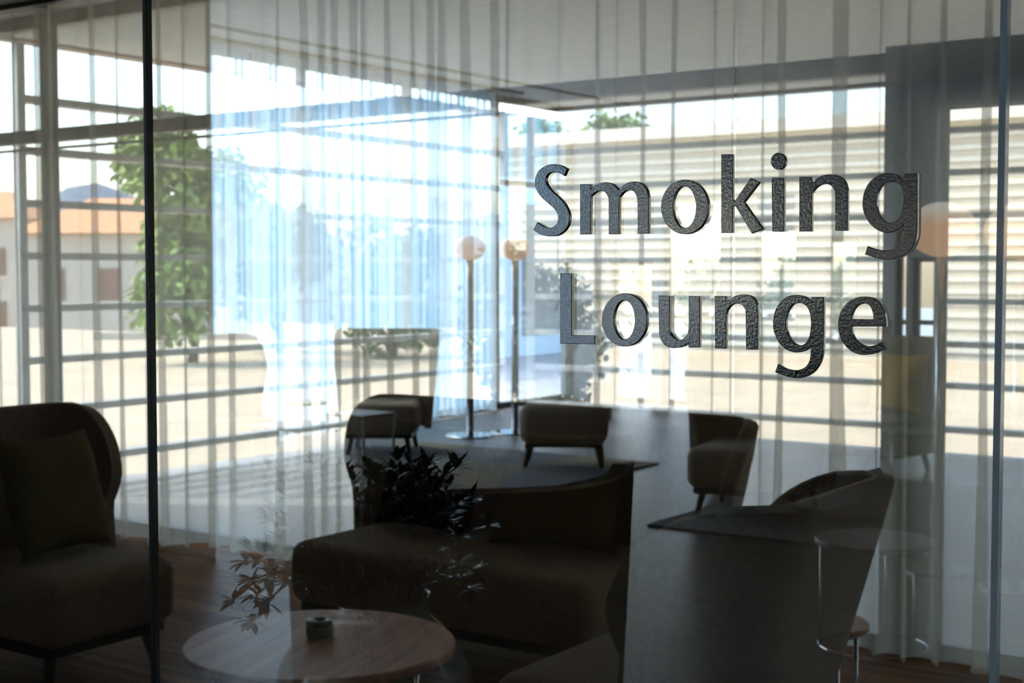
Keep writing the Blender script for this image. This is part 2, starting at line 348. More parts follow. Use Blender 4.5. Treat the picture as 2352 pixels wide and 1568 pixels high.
for nm, lab, (ox, oy), loops in LT:
    cv = bpy.data.curves.new(nm, 'CURVE'); cv.dimensions = '2D'; cv.fill_mode = 'BOTH'
    P = [[on_y(ox+x/7.128, oy+y/7.128, G-LTH) for x, y in lp] for lp in loops]
    base = P[0][0].copy(); base.y = G-.0005
    for lp in P:
        s = cv.splines.new('POLY'); s.points.add(len(lp)-1); s.use_cyclic_u = True
        for q, p in zip(s.points, lp): q.co = (p.x-base.x, p.z-base.z, 0, 1)
    cv.extrude = (LTH-.0008)/2; cv.bevel_depth = .0008; cv.bevel_resolution = 1; cv.offset = -.0008
    tmp = bpy.data.objects.new('tmp', cv); sc.collection.objects.link(tmp)
    dg = bpy.context.evaluated_depsgraph_get(); dg.update()
    me = bpy.data.meshes.new_from_object(tmp.evaluated_get(dg)); me.name = nm
    bpy.data.objects.remove(tmp)
    me.transform(Matrix.Rotation(PI/2, 4, 'X')); me.transform(Matrix.Translation((0, -(LTH+.0008)/2, 0)))
    for q in me.polygons: q.use_smooth = False
    me.materials.clear(); me.materials.append(m_letter)
    o = link(bpy.data.objects.new(nm, me)); o.location = base
    tag(o, lab, 'letter', 'raised sign letters on the glass')

# ------------------------------------------------------------------ curtains
def curtain(name, p0, p1, ztop, mat, label, mix=(.2,.7,.9,1.1,1.4), L=.15, A=.062, B=.055, zbot=.02, group=None, seed=1):
    rnd = random.Random(seed)
    p0 = Vector((p0[0], p0[1], 0)); p1 = Vector((p1[0], p1[1], 0)); d = (p1-p0); T = d.length; d.normalize(); n = Vector((-d.y, d.x, 0))
    folds = []; u = 0
    while u < T:
        l = L*rnd.uniform(.55, 1.6); l = l if u+l < T-.06 else T-u; folds.append((u, l, rnd.choice(mix)*rnd.uniform(.8,1.2), rnd.uniform(.5,1.2), rnd.uniform(-1,1), rnd.uniform(0,6))); u += l
    K = 12; NZ = 12; cols = []
    for (u, l, a, b_, dr_, ph) in folds:
        for k in range(K): cols.append((u, l, a, b_, dr_, ph, k/K))
    V = []; Fc = []
    for iz in range(NZ+1):
        t = iz/NZ; z = zbot + (ztop-zbot)*t
        for (u, l, a, b_, dr_, ph, s) in cols:
            g = .8 + .35*(1-t)*math.sin(ph) + .12*math.sin(3*t*3+ph)
            aa = A*a*g*min(1.0, l/L); k = 2*PI*s
            # displacement vanishes at fold borders so neighbours join
            uu = u + l*s - aa*math.sin(k)*1.0 + .012*dr_*math.sin(PI*s)*(1-t)
            vv = B*b_*(1-math.cos(k))/2*1.6*(.75+.35*(1-t)) + .010*math.sin(u*2.3+t*2)
            zz = z + (.018*math.sin(u*3.1+s) + .01*math.sin(u*9) if iz == 0 else 0)
            q = p0 + d*uu + n*vv; V.append((q.x, q.y, zz))
    W = len(cols)
    for iz in range(NZ):
        for c in range(W-1): Fc.append((iz*W+c, iz*W+c+1, (iz+1)*W+c+1, (iz+1)*W+c))
    mb = MB(); mb.v = V; mb.f = Fc
    o = mb.build(name, mat, smooth=True); tag(o, label, 'curtain', group)
    # stitched hem band: a doubled strip along the bottom
    return o
gc = 'sheer curtains of the smoking room'
xs_ = [-7.9, -5.05, -2.55, 0.1, 2.4]
labs = ['cream sheer curtain behind the left armchair', 'cream sheer curtain behind the sofa', 'cream sheer curtain at the right beside the door column', 'cream sheer curtain at the far right edge of the glass']
for i in range(4): curtain('sheer_curtain', (xs_[i]+.012, 5.17), (xs_[i+1]-.012, 5.17), CZ-.03, m_sheer, labs[i], mix=[(.4,.8,1.1,1.4),(.3,.5,.8,1.1,1.3),(.3,.5,.7,.9,1.3),(.3,.5,.7,.9,1.3)][i], L=[.16,.14,.135,.135][i], group=gc, seed=11+i)
def vy(px): 
    r = ray(px, 900); t = (LX+.1)/r.x; return r.y*t
yend = 2*G - vy(1141)
ym = (yend + pc.y)/2
curtain('sheer_curtain', (LX+.1, yend), (LX+.1, ym), LZ-.03, m_sheer_b, 'blue light tinted sheer curtain at the far end, reflected behind the globe lamp', L=.11, A=.040, group='blue light tinted sheer curtains reflected from the lobby', seed=31)
curtain('sheer_curtain', (LX+.1, ym+.01), (LX+.1, pc.y-.05), LZ-.03, m_sheer_b, 'blue light tinted sheer curtain nearest the pier, reflected left of the wing chair', L=.11, A=.040, group='blue light tinted sheer curtains reflected from the lobby', seed=32)

# ------------------------------------------------------------------ upholstered seats
def u_path(w, d, r, n=61):
    """open U in plan: tip (-w/2,-d) -> back y=0 -> (w/2,-d), rounded corners"""
    segs = []; 
    pts = [Vector((-w/2, -d))]
    for k in range(9):
        t = PI - k/8*PI/2; pts.append(Vector((-w/2+r+r*math.cos(t), -r+r*math.sin(t))))
    for k in range(9):
        t = PI/2 - k/8*PI/2; pts.append(Vector((w/2-r+r*math.cos(t), -r+r*math.sin(t))))
    pts.append(Vector((w/2, -d)))
    cum = [0]
    for i in range(1, len(pts)): cum.append(cum[-1]+(pts[i]-pts[i-1]).length)
    def at(a):
        s = (a+1)/2*cum[-1]
        for i in range(1, len(pts)):
            if s <= cum[i]+1e-9:
                f = (s-cum[i-1])/max(1e-9, cum[i]-cum[i-1]); return pts[i-1].lerp(pts[i], f)
        return pts[-1]
    return at, cum[-1]
def seat_unit(name, loc, rz_, w=.74, wing=.34, H=.95, seat_d=.74, seat_w=None, seat_h=.42, z0=.17, lean=.10, fab=None, label='', cat='armchair', group=None, legs=True, nlegs=2, dip=0, flare=.16, pipe=True, backoff=0.36):
    fab = fab or m_fabric
    t = empty(name, loc, rz_, label, cat, group)
    seat_w = seat_w or w*(1-flare)-.04
    at, Ltot = u_path(w, wing, min(.14, w*.2))
    NA, NT = 48, 22; tw = .75*wing/ (Ltot/2)     # how much of the half length the wing takes
    def ext(t_):                                  # how far round the U the shell reaches at this height
        lo = .62
        if t_ < .5: e = 1 - tw*(.10 + .16*math.sin(PI*min(1, t_/.5)*.5))
        elif t_ < .66: e = 1 - tw*(.26*(1-(t_-.5)/.16)**1.5)
        else:
            q = (t_-.66)/.34; e = 1 - tw*1.1*(1-math.sqrt(max(0, 1-q*q)))
        return e
    V = []; Fc = []; grid = []
    for it in range(NT+1):
        tt = it/NT; tt = 1-(1-tt)**1.35; e = ext(tt); row = []
        for ia in range(NA+1):
            a = -1+2*ia/NA; p = at(a*e)
            top = H - dip*(1-min(1, abs(a))**5)
            z = z0+(top-z0)*tt
            k = 1-flare*(1-(z-z0)/(H-z0))**1.2
            row.append(Vector((p.x*k, p.y*(.9+.1*k) + backoff + lean*((z-z0)/(H-z0)), z)))
        grid.append(row)
    for row in grid: V += [tuple(v) for v in row]
    W = NA+1
    for it in range(NT):
        for ia in range(NA): Fc.append((it*W+ia, it*W+ia+1, (it+1)*W+ia+1, (it+1)*W+ia))
    mb = MB(); mb.v = V; mb.f = Fc; sh = mb.build('backrest', fab, t, smooth=True)
    so = sh.modifiers.new('thick', 'SOLIDIFY'); so.thickness = .055; so.offset = -1 if True else 1
    bv = sh.modifiers.new('bevel', 'BEVEL'); bv.width = .022; bv.segments = 3; bv.limit_method = 'ANGLE'; bv.angle_limit = 1.0
    if pipe:
        rim = [grid[it][0] for it in range(NT+1)] + [grid[NT][ia] for ia in range(1, NA)] + [grid[it][NA] for it in range(NT, -1, -1)]
        MB().tube([v*1.0 for v in rim], .006, 6).build('piping', m_pipe, sh, smooth=True)
    # seat
    yb = backoff+.0; yf = backoff-seat_d
    sm = MB(); nx, ny = 10, 8
    sb = MB().box((-seat_w/2, yf, z0), (seat_w/2, yb-.02, seat_h)).build('seat', fab, t)
    bv = sb.modifiers.new('bevel', 'BEVEL'); bv.width = .065; bv.segments = 6
    for p in sb.data.polygons: p.use_smooth = True
    MB().box((-seat_w/2+.04, yf+.05, z0-.035), (seat_w/2-.04, yb-.06, z0+.002)).build('seat_frame', m_legwood, t)
    for i in range(nlegs):
        xx = (-1+2*i/(nlegs-1))*(seat_w/2-.085)
        for yy in (yf+.10, yb-.12):
            sx = .03*(1 if xx > 0 else -1) if abs(xx) > .05 else 0; sy = -.02 if yy < 0 else .02
            MB().tube([(xx, yy, z0-.03), (xx+sx, yy+sy, 0.0)], [.026, .015], 10).build('leg', m_legwood, t, smooth=True)
    return t
def pillow(name, loc, rot, w, h, th, mat, label, cat='cushion', group=None):
    n = 22; V = []; Fc = []
    for side in (1, -1):
        for i in range(n+1):
            for j in range(n+1):
                u = -1+2*i/n; v = -1+2*j/n
                k = ((1-u**4)*(1-v**4)); kk = max(0, k)**.55
                pin = 1-.09*(1-abs(v)**2)*abs(u)**3; pin2 = 1-.09*(1-abs(u)**2)*abs(v)**3
                V.append((u*w/2*pin, side*th/2*kk + .006*math.sin(5*u+3*v), v*h/2*pin2))
    m = (n+1)**2
    for s in (0, 1):
        for i in range(n):
            for j in range(n):
                q = s*m+i*(n+1)+j; f = (q, q+n+1, q+n+2, q+1); Fc.append(f if s else f[::-1])
    mb = MB(); mb.v = V; mb.f = Fc; o = mb.build(name, mat, smooth=True)
    bm = bmesh.new(); bm.from_mesh(o.data); bmesh.ops.remove_doubles(bm, verts=bm.verts, dist=.0005); bm.to_mesh(o.data); bm.free()
    o.location = loc; o.rotation_euler = rot; tag(o, label, cat, group); return o

# smoking room
seat_unit('wing_sofa', (-3.27, 4.50, 0), 0, w=1.88, wing=.20, H=.935, seat_d=.76, seat_w=1.42, lean=.10, label='taupe two-seat wing sofa against the curtains of the smoking room', cat='sofa', nlegs=3, flare=.15)
seat_unit('wing_armchair', (-4.46, 3.36, 0), PI/2, w=.80, wing=.30, H=.95, seat_w=.60, seat_d=.72, label='dark wing armchair holding an olive cushion, left of the wooden round table', group='wing armchairs of the smoking room')
seat_unit('wing_armchair', (-1.92, 3.35, 0), -PI/2, w=.76, wing=.36, H=.95, flare=.26, lean=.20, seat_w=.60, seat_d=.66, label='dark wing armchair seen from behind, right of the wooden round table', group='wing armchairs of the smoking room')
pillow('cushion', (-4.50, 3.40, .655), (math.radians(-16), 0, PI/2+.12), .46, .46, .14, m_olive, 'olive square cushion on the left wing armchair')
pillow('cushion', (-3.64, 4.62, .645), (math.radians(-16), 0.05, .05), .48, .46, .15, m_black, 'black square cushion at the left end of the smoking-room sofa')
pillow('cushion', (-3.00, 4.60, .65), (math.radians(-18), -.05, -.08), .62, .47, .15, m_olive, 'olive wide cushion in the middle of the smoking-room sofa')

# round wooden table with ashtray
tc_ = on_z(735, 1472, .40)
t = empty('coffee_table', (tc_.x, tc_.y, 0), .3, 'round walnut coffee table carrying a small ceramic ashtray', 'table')
MB().lathe([(0,.365),(.385,.365),(.398,.370),(.402,.380),(.402,.394),(.397,.400),(0,.400)], seg=96).build('tabletop', m_table, t, bevel=0)
for k in range(4):
    a = PI/4+k*PI/2; MB().tube([(.31*math.cos(a), .31*math.sin(a), .366), (.31*math.cos(a), .31*math.sin(a), 0)], .009, 10).build('leg', m_steel, t, smooth=True)
MB().ring(.31, .007, (0,0,.012)).build('base_ring', m_steel, t, smooth=True)
m_cer = pbr('grey green ceramic', (.12,.12,.095), .35, var=.1)
ap = on_z(735, 1462, .40)
t = empty('ashtray', (ap.x, ap.y, .4005), 0, 'small grey ceramic lidded ashtray on the walnut table', 'ashtray')
MB().lathe([(0,0),(.036,0),(.041,.006),(.042,.034),(.040,.040),(.036,.040),(.034,.012),(0,.010)], seg=48).build('bowl', m_cer, t, smooth=True)
MB().lathe([(.011,.040),(.013,.050),(.028,.054),(.041,.052),(.043,.047),(.041,.043),(.030,.044),(.016,.036),(.012,.036),(.011,.040)], seg=48).build('lid', m_cer, t, smooth=True)
# small side table behind the right armchair
sp_ = on_z(1868, 1425, .45)
def side_table(name, loc, r, h, label, top_mat, legs=3, ring=True, group=None, rot=.4, lr=.007):
    t = empty(name, loc, rot, label, 'side table', group)
    MB().lathe([(0,h-.022),(r-.006,h-.022),(r,h-.016),(r,h-.004),(r-.004,h),(0,h)], seg=72).build('tabletop', top_mat, t)
    for k in range(legs):
        a = k*2*PI/legs; MB().tube([((r-.02)*math.cos(a), (r-.02)*math.sin(a), h-.02), ((r-.02)*math.cos(a), (r-.02)*math.sin(a), .006)], lr, 8).build('leg', m_steel, t, smooth=True)
    if ring: MB().ring(r-.02, .006, (0,0,.008)).build('base_ring', m_steel, t, smooth=True)
    return t
side_table('side_table', (sp_.x, sp_.y, 0), .165, .45, 'small round rosy side table behind the right wing armchair', m_table, 4, False, rot=.9)

# ------------------------------------------------------------------ lobby furniture, seen reflected in the glass
def rp(px, py, z=0.0): return mir(on_z(px, py, z))
def rdir(px, ang):      # rotation so a unit faces the viewer's virtual direction plus ang
    return ang
gl = 'lobby armchairs reflected in the glass'
def facing(vx, vy_):    # local -Y faces the virtual direction (vx,vy) -> real (vx,-vy)
    return math.atan2(vx, vy_) if False else math.atan2(-vy_, vx)+PI/2
def chair_r(px, py, vx, vy_, label, **kw):
    p = rp(px, py); return seat_unit('wing_armchair', (p.x, p.y, 0), facing(vx, vy_), label=label, group=gl, pipe=kw.pop('pipe', False), **kw)
chair_r(880, 1038, .55, -.83, 'lobby wing armchair with straight tall back, reflected left of the globe lamp', w=.78, wing=.26, H=.99)
chair_r(505, 1091, .9, -.3, 'lobby wing armchair cut by the pier edge, reflected at the far left', w=.80, wing=.34, H=1.0)
chair_r(1740, 1178, .2, -.97, 'lobby wing armchair on the dark rug, reflected under the word Lounge', w=.90, wing=.40, H=1.0)
chair_r(1745, 1102, -.9, -.3, 'lobby wing armchair second from the front, reflected behind the one on the dark rug', w=.78, wing=.36, H=1.0)
chair_r(1900, 1015, -.9, -.4, 'lobby wing armchair farthest back of the right group, reflected below letter e', w=.86, wing=.36, H=1.08)
chair_r(2018, 1082, -.18, -.98, 'lobby wing armchair holding a mustard cushion, reflected in front of the door column', w=.80, wing=.36, H=1.0)
p = rp(2046, 1082)
fr_ = Vector((-.18, .98, 0)).normalized()
pillow('cushion', (p.x+fr_.x*-.10, p.y+fr_.y*-.10, .66), (math.radians(-16), 0, facing(-.18, -.98)), .46, .46, .14, m_mustard, 'mustard yellow cushion on a lobby armchair, reflected at the door column')
# sofa close behind the viewer's left, seen as the dark back with piping
fv = Vector((-.70, .71, 0)).normalized()
bk = Vector((0,0,CAMH)) + ray(1082, 1110)*3.92
og = bk + fv*.43
seat_unit('wing_armchair', (og.x, 2*G-og.y, 0), facing(fv.x, fv.y), w=1.0, wing=.34, H=.945, seat_d=.76, dip=.06, flare=.05, lean=.05, backoff=.36, fab=m_fabric2, label='wide lobby armchair seen from behind with a piped curved top, reflected over the smoking-room sofa', group=gl)
# ottoman
p = rp(1296, 1070)
t = empty('ottoman', (p.x, p.y, 0), facing(.5, -.85), 'brown padded ottoman on four dark legs, reflected on the patterned rug', 'ottoman')
o = MB().box((-.335,-.24,.17),(.335,.24,.475)).build('seat', m_fabric, t); 
for q in o.data.polygons: q.use_smooth = True
bv = o.modifiers.new('bevel','BEVEL'); bv.width = .09; bv.segments = 6
MB().box((-.29,-.19,.15),(.29,.19,.175)).build('seat_frame', m_legwood, t)
for sx in (-1,1):
    for sy in (-1,1): MB().tube([(sx*.26, sy*.16, .155),(sx*.29, sy*.18, 0)], [.032,.018], 10).build('leg', m_legwood, t, smooth=True)
# rugs
m_rug, nt = M_new('patterned rug')
b = N(nt,'ShaderNodeBsdfPrincipled'); o = N(nt,'ShaderNodeOutputMaterial'); nt.links.new(b.outputs[0], o.inputs[0]); b.inputs['Roughness'].default_value = .95
tc = N(nt,'ShaderNodeTexCoord'); vo = N(nt,'ShaderNodeTexVoronoi'); vo.inputs['Scale'].default_value = .75; nt.links.new(tc.outputs['Object'], vo.inputs['Vector'])
sx_ = N(nt,'ShaderNodeSeparateColor'); nt.links.new(vo.outputs['Color'], sx_.inputs[0])
cr = N(nt,'ShaderNodeValToRGB'); cr.color_ramp.interpolation = 'CONSTANT'
els = cr.color_ramp.elements; els[0].color = (.055,.060,.072,1); els[1].position = .35; els[1].color = (.11,.085,.045,1); e = els.new(.6); e.color = (.075,.072,.070,1); e = els.new(.8); e.color = (.13,.10,.05,1)
nt.links.new(sx_.outputs[0], cr.inputs[0]); nt.links.new(cr.outputs[0], b.inputs['Base Color'])
m_rug2 = pbr('dark rug wool', (.026,.032,.036), .95, scale=15, bump=.3, bscale=300)
cfr = on_z(1515, 1066)
def rug(x0, x1, yv0, yv1, mat, label):
    cx, cy = (x0+x1)/2, 2*G-(yv0+yv1)/2; hx, hy = (x1-x0)/2, (yv1-yv0)/2
    o = MB().box((-hx,-hy,0),(hx,hy,.014)).build('rug', mat, bevel=.006); o.location = (cx, cy, .0005); tag(o, label, 'rug')
rug(cfr.x-3.0, cfr.x, cfr.y-2.5, cfr.y, m_rug, 'patterned grey and ochre rug under the ottoman, reflected')
c2 = on_z(1485, 1208)
rug(c2.x, c2.x+3.0, c2.y, c2.y+2.6, m_rug2, 'plain dark rug under the right lobby armchairs, reflected')
# globe floor lamps
def lamp(px, py, h, R, label, rb=.23):
    p = rp(px, py); t = empty('globe_floor_lamp', (p.x, p.y, 0), 0, label, 'floor lamp', 'globe floor lamps reflected in the glass')
    MB().lathe([(0,0),(rb,0),(rb,.010),(rb-.006,.014),(.04,.016),(0,.016)], seg=72).build('base', m_chrome, t, smooth=False)
    MB().tube([(0,0,.015),(0,0,h-R*.72)], .034 if rb > .2 else .022, 20).build('pole', m_chrome, t, smooth=True)
    g = MB(); n = 28; g.lathe([(max(.0005, R*math.sin(PI*k/n)), -R*.82*math.cos(PI*k/n)) for k in range(n+1)], seg=48)
    o = g.build('lamp_shade', m_globe, t, smooth=True); o.location = (0, 0, h)
    return t
lamp(1080, 1001, 1.70, .14, 'globe floor lamp in front of the blue light tinted curtain, reflected')
lamp(1183, 994, 1.70, .14, 'globe floor lamp half behind the ottoman, reflected')
lamp(2152, 1312, 1.70, .165, 'globe floor lamp nearest the door column, large amber globe reflected', rb=.16)
lamp(2330, 1352, 1.68, .165, 'globe floor lamp at the right edge of the picture, reflected', rb=.16)
# side tables
m_dtop = pbr('smoked oak top', (.10,.085,.075), .4)
p = rp(2005, 1485); side_table('side_table', (p.x, p.y, 0), .232, .435, 'round wire side table with base ring, reflected beside the right armchair', m_dtop, 3)
p = rp(2110, 1160); side_table('side_table', (p.x, p.y, 0), .26, .47, 'low side table next to the mustard cushion, reflected', m_dtop, 4, False)
p = rp(704, 1078); side_table('side_table', (p.x, p.y, 0), .16, .50, 'small round side table with a thick top, reflected left of the wing chair', m_dtop, 3, False)
def square_table(px, py, w, h, label):
    p = rp(px, py); t = empty('square_side_table', (p.x, p.y, 0), 0, label, 'side table')
    MB().box((-w/2,-w/2,h-.025),(w/2,w/2,h)).build('tabletop', m_dtop, t, bevel=.004)
    for sx in (-1,1):
        for sy in (-1,1): MB().box((sx*(w/2-.012)-.008, sy*(w/2-.012)-.008, 0),(sx*(w/2-.012)+.008, sy*(w/2-.012)+.008, h-.025)).build('leg', m_steel, t)
square_table(685, 1125, .46, .44, 'square side table on thin metal legs, reflected near the round one')
square_table(830, 1088, .36, .44, 'small square wire side table, reflected in front of the tall wing chair')

# ------------------------------------------------------------------ plants
def leaf_add(mb, base, d, up, L, Wd, curl=.25, fold=.2):
    d = d.normalized(); s = d.cross(up)
    if s.length < 1e-3: s = Vector((1,0,0))
    s.normalize(); n = s.cross(d).normalized(); n0 = len(mb.v)
    prof = [(0,.12),(.25,.6),(.55,1.0),(.8,.75),(1,.05)]
    for t_, wv in prof:
        c = base + d*(L*t_) - n*(curl*L*t_*t_)
        e = n*(fold*Wd*wv*.5)
        mb.v += [tuple(c - s*(Wd*wv/2)+e), tuple(c), tuple(c + s*(Wd*wv/2)+e)]
    for i in range(len(prof)-1):
        q = n0+i*3; mb.f += [(q,q+1,q+4,q+3),(q+1,q+2,q+5,q+4)]
m_leaf = pbr('glossy jade leaf', (.030,.045,.026), .25, scale=30, spec=.7)
m_stem = pbr('plant stem', (.07,.055,.035), .7)
m_leaf2 = pbr('palm leaf', (.040,.075,.045), .4, scale=30)
rnd = random.Random(5)
vz = .80; vc = mir(on_z(862, 1370, .80))
side_table('side_table', (vc.x, vc.y, 0), .26, .36, 'round side table beneath the glass vase, below the frame', m_dtop, 3)
t = empty('vase_plant', (vc.x, vc.y, .3605), 0, 'leafy jade branches in a large clear glass vase, reflected over the sofa', 'plant')
m_vase = clear_glass('vase glass', (.93,.95,.94), .2, .02)
pr = [(.10,0),(.17,.02),(.215,.10),(.225,.20),(.205,.30),(.15,.385),(.115,.42),(.11,.44),(.118,.445),(.104,.43),(.145,.38),(.20,.30),(.219,.20),(.21,.10),(.165,.028),(.05,.01)]
MB().lathe(pr, seg=72).build('vase', m_vase, t, smooth=True)
lv = MB(); st = MB()
tips = []
for i in range(110):
    a = rnd.uniform(0, 2*PI); sp = rnd.uniform(.03, .27); hh = rnd.uniform(.54, .715) if sp < .2 else rnd.uniform(.46, .66)
    if i < 9: a = PI + rnd.uniform(-.6, .6); sp = rnd.uniform(.24, .34); hh = rnd.uniform(.36, .52)
    e = Vector((sp*math.cos(a), sp*math.sin(a), hh))
    P = [Vector((.03*math.cos(a), .03*math.sin(a), .22)), Vector((.06*math.cos(a), .06*math.sin(a), .45)), Vector((e.x*.6, e.y*.6, max(hh*.98, .56))), e]
    Q = [((1-u)**3*P[0]+3*(1-u)**2*u*P[1]+3*(1-u)*u*u*P[2]+u**3*P[3]) for u in [k/8 for k in range(9)]]
    st.tube(Q, [.0035-.0002*k for k in range(9)], 5)
    for k in range(4, 9):
        dd = (Q[k]-Q[k-1]).normalized()
        for j in range(8 if k < 8 else 12):
            v = Vector((rnd.uniform(-1,1), rnd.uniform(-1,1), rnd.uniform(-.1,1)))
            v = (v - dd*v.dot(dd)*.3) + dd*.5
            leaf_add(lv, Q[k], v, Vector((0,0,1)), rnd.uniform(.030,.052), rnd.uniform(.011,.018), rnd.uniform(0,.4))
lv.build('foliage', m_leaf, t, smooth=True); st.build('stem', m_stem, t, smooth=True)
# slim palm by the far windows
p = rp(1378, 962)
t = empty('potted_palm', (p.x, p.y, 0), 0, 'slender palm in a tall planter, reflected between the letters m and L', 'plant')
MB().box((-.09,-.09,0),(.09,.09,.38)).build('planter', m_frame, t, bevel=.01)
fr_m = MB(); stm = MB()
for i in range(16):
    a = i*2.4; hh = .75+.07*i; ln = rnd.uniform(.28,.45)
    b0 = Vector((0,0,.36)); e0 = Vector((.05*math.cos(a), .05*math.sin(a), hh))
    stm.tube([b0, e0], [.010,.006], 5)
    Q = [e0 + Vector((math.cos(a)*ln*u, math.sin(a)*ln*u, .22*u-.42*u*u)) for u in [k/10 for k in range(11)]]
    stm.tube(Q, .003, 4)
    for k in range(1, 11):
        dd = (Q[k]-Q[k-1]).normalized(); s = dd.cross(Vector((0,0,1))).normalized()
        for sg in (-1,1): leaf_add(fr_m, Q[k], s*sg+dd*.8+Vector((0,0,-.35)), Vector((0,0,1)), .17*(1-.04*k), .018, .3)
fr_m.build('foliage', m_leaf2, t, smooth=True); stm.build('stem', m_stem, t, smooth=True)

# ------------------------------------------------------------------ outside the smoking room: terrace, louvres, yard, buildings
m_pave = pbr('shade tinted paving', (.24,.27,.30), .8, scale=1)  # bluish tone puts the outdoor shade into the ground colour
m_deck = pbr('terrace stone', (.27,.265,.26), .6, scale=3)
m_yard = pbr('pale gravel yard', (.46,.37,.26), .95, scale=1.5, var=.12)
m_soffit = pbr('terrace soffit', (.66,.65,.60), .85)
m_pinkedge = pbr('roof edge trim', (.50,.38,.32), .7)
m_slat = pbr('grey louvre metal', (.36,.36,.35), .5, metal=.2)
sbox('floor_terrace', (-8.3, WY+.12, -.12), (14, 11.7, -.01), m_deck)
structure(MB().box((-8.1, WY+.14, CZ), (14, 11.4, CZ+.3)).build('ceiling_terrace', m_soffit))
structure(MB().box((-8.22, WY+.14, CZ-.02), (-8.1, 11.4, CZ+.32)).box((-8.22, 11.4, CZ-.02), (14, 11.5, CZ+.32)).build('trim_15', m_pinkedge))
zs = [.20,.56,.90,1.25,1.60,1.95,2.30,2.64]
def louvre(a, b_, label):
    a = Vector(a); b_ = Vector(b_); d = b_-a; L = d.length
    t = empty('louvre_screen', (a.x, a.y, -.01), math.atan2(d.y, d.x), label, 'screen', 'louvre screens around the terrace')
    s = MB()
    for z in zs: s.box((0,-.06,z-.02),(L,.06,z+.028))
    s.build('slats', m_slat, t)
    n = max(1, int(round(L/8.5)))
    for i in range(n+1): MB().box((L*i/n-.03,-.03,0),(L*i/n+.03,.03,CZ-.02)).build('post', m_slat, t)
louvre((-8.12, 5.9, 0), (-8.12, 11.45, 0), 'grey horizontal louvre screen at the left side of the terrace')
louvre((-7.9, 11.6, 0), (10, 11.6, 0), 'grey horizontal louvre screen across the front of the terrace')
yd = structure(MB().box((-60, WY+.2, -.75), (40, 30, -.45)).build('ground', m_yard)); 
structure(MB().box((-140, -80, -6.0), (90, 140, -5.6)).build('ground_lower', m_yard))
m_grass = pbr('lawn', (.16,.17,.10), .95, scale=2)
# right: long pale building with fine louvred facade
m_cream = pbr('cream render', (.58,.50,.38), .8, scale=1.5, var=.05)
m_creamslat = pbr('cream louvre', (.74,.69,.58), .6, var=.03)
m_dkwin = pbr('dark window glass', (.22,.23,.22), .1, spec=.8)
t = empty('office_building', (-22, 31, -.45), 0, 'long cream building with horizontal louvre bands beyond the terrace on the right', 'building')
MB().box((0,0,0),(60,14,5.25)).build('wall', m_cream, t)
s = MB()
for k in range(21): s.box((0,-.035,.14+k*.26),(60,-.001,.24+k*.26))
s.build('louvres', m_creamslat, t)
MB().box((-.3,-.45,5.15),(60.3,.1,5.45)).build('parapet', m_creamslat, t)
for i in range(18):
    for z in (.7, 2.7): MB().box((.8+i*3.3,-.02,z),(1.7+i*3.3,.01,z+1.0)).build('window', m_dkwin, t)
# left: house with tiled roof, far
m_tile = pbr('terracotta tile', (.60,.27,.12), .8, scale=3, var=.15)
m_house = pbr('pale stucco', (.56,.50,.42), .85, scale=1, var=.05)
m_shut = pbr('brown shutters', (.22,.11,.07), .7)
def dpt(px, py, D):      # a point at depth D along the view
    return Vector((0,0,CAMH)) + ray(px, py)*D
def house(px0, px1, ytop, yroof, D, label, nwin, depth=9):
    a = dpt(px0, ytop, D); b_ = dpt(px1, ytop, D); L = (b_-a).length; h = a.z+5.6; hr = dpt(px0, yroof, D).z-a.z
    t = empty('house', (a.x, a.y, -5.6), TH, label, 'house', 'far houses beyond the yard')
    MB().box((0,0,0),(L,depth,h)).build('wall', m_house, t)
    r = MB(); o_=.6
    r.v = [(-o_,-o_,h),(L+o_,-o_,h),(L+o_,depth+o_,h),(-o_,depth+o_,h),(2,depth/2,h+hr),(L-2,depth/2,h+hr)]
    r.f = [(0,1,5,4),(1,2,5),(2,3,4,5),(3,0,4),(3,2,1,0)]
    r.build('roof', m_tile, t)
    for k in range(nwin):
        for zz in (h-3.4, h-6.6): MB().box((L*(k+.5)/nwin-.55,-.08,zz),(L*(k+.5)/nwin+.55,-.001,zz+1.6)).build('shutter', m_shut, t)
house(60, 560, 535, 445, 72, 'pale two-storey house with orange tiled roof and brown shutters', 4)
house(-260, 40, 500, 430, 85, 'pale house farther off at the left edge with tiled roof', 3)
# low white garden wall
w0 = dpt(215, 800, 40); w1 = dpt(640, 800, 40)
t = MB().box((0,0,0),((w1-w0).length,.25,1.7)).build('garden_wall', m_house); t.location = (w0.x, w0.y, -1.95); t.rotation_euler = (0,0,TH)
tag(t, 'low pale garden wall in front of the tiled house', 'wall')
# hills
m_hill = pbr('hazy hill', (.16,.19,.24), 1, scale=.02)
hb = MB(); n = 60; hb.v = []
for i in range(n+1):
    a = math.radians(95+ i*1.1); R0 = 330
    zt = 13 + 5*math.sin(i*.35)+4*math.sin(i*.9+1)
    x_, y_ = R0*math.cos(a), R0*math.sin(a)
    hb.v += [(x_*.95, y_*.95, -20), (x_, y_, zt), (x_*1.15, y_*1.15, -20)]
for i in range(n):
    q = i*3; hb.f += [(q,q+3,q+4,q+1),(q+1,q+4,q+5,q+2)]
structure(hb.build('ground_hills', m_hill, smooth=True))
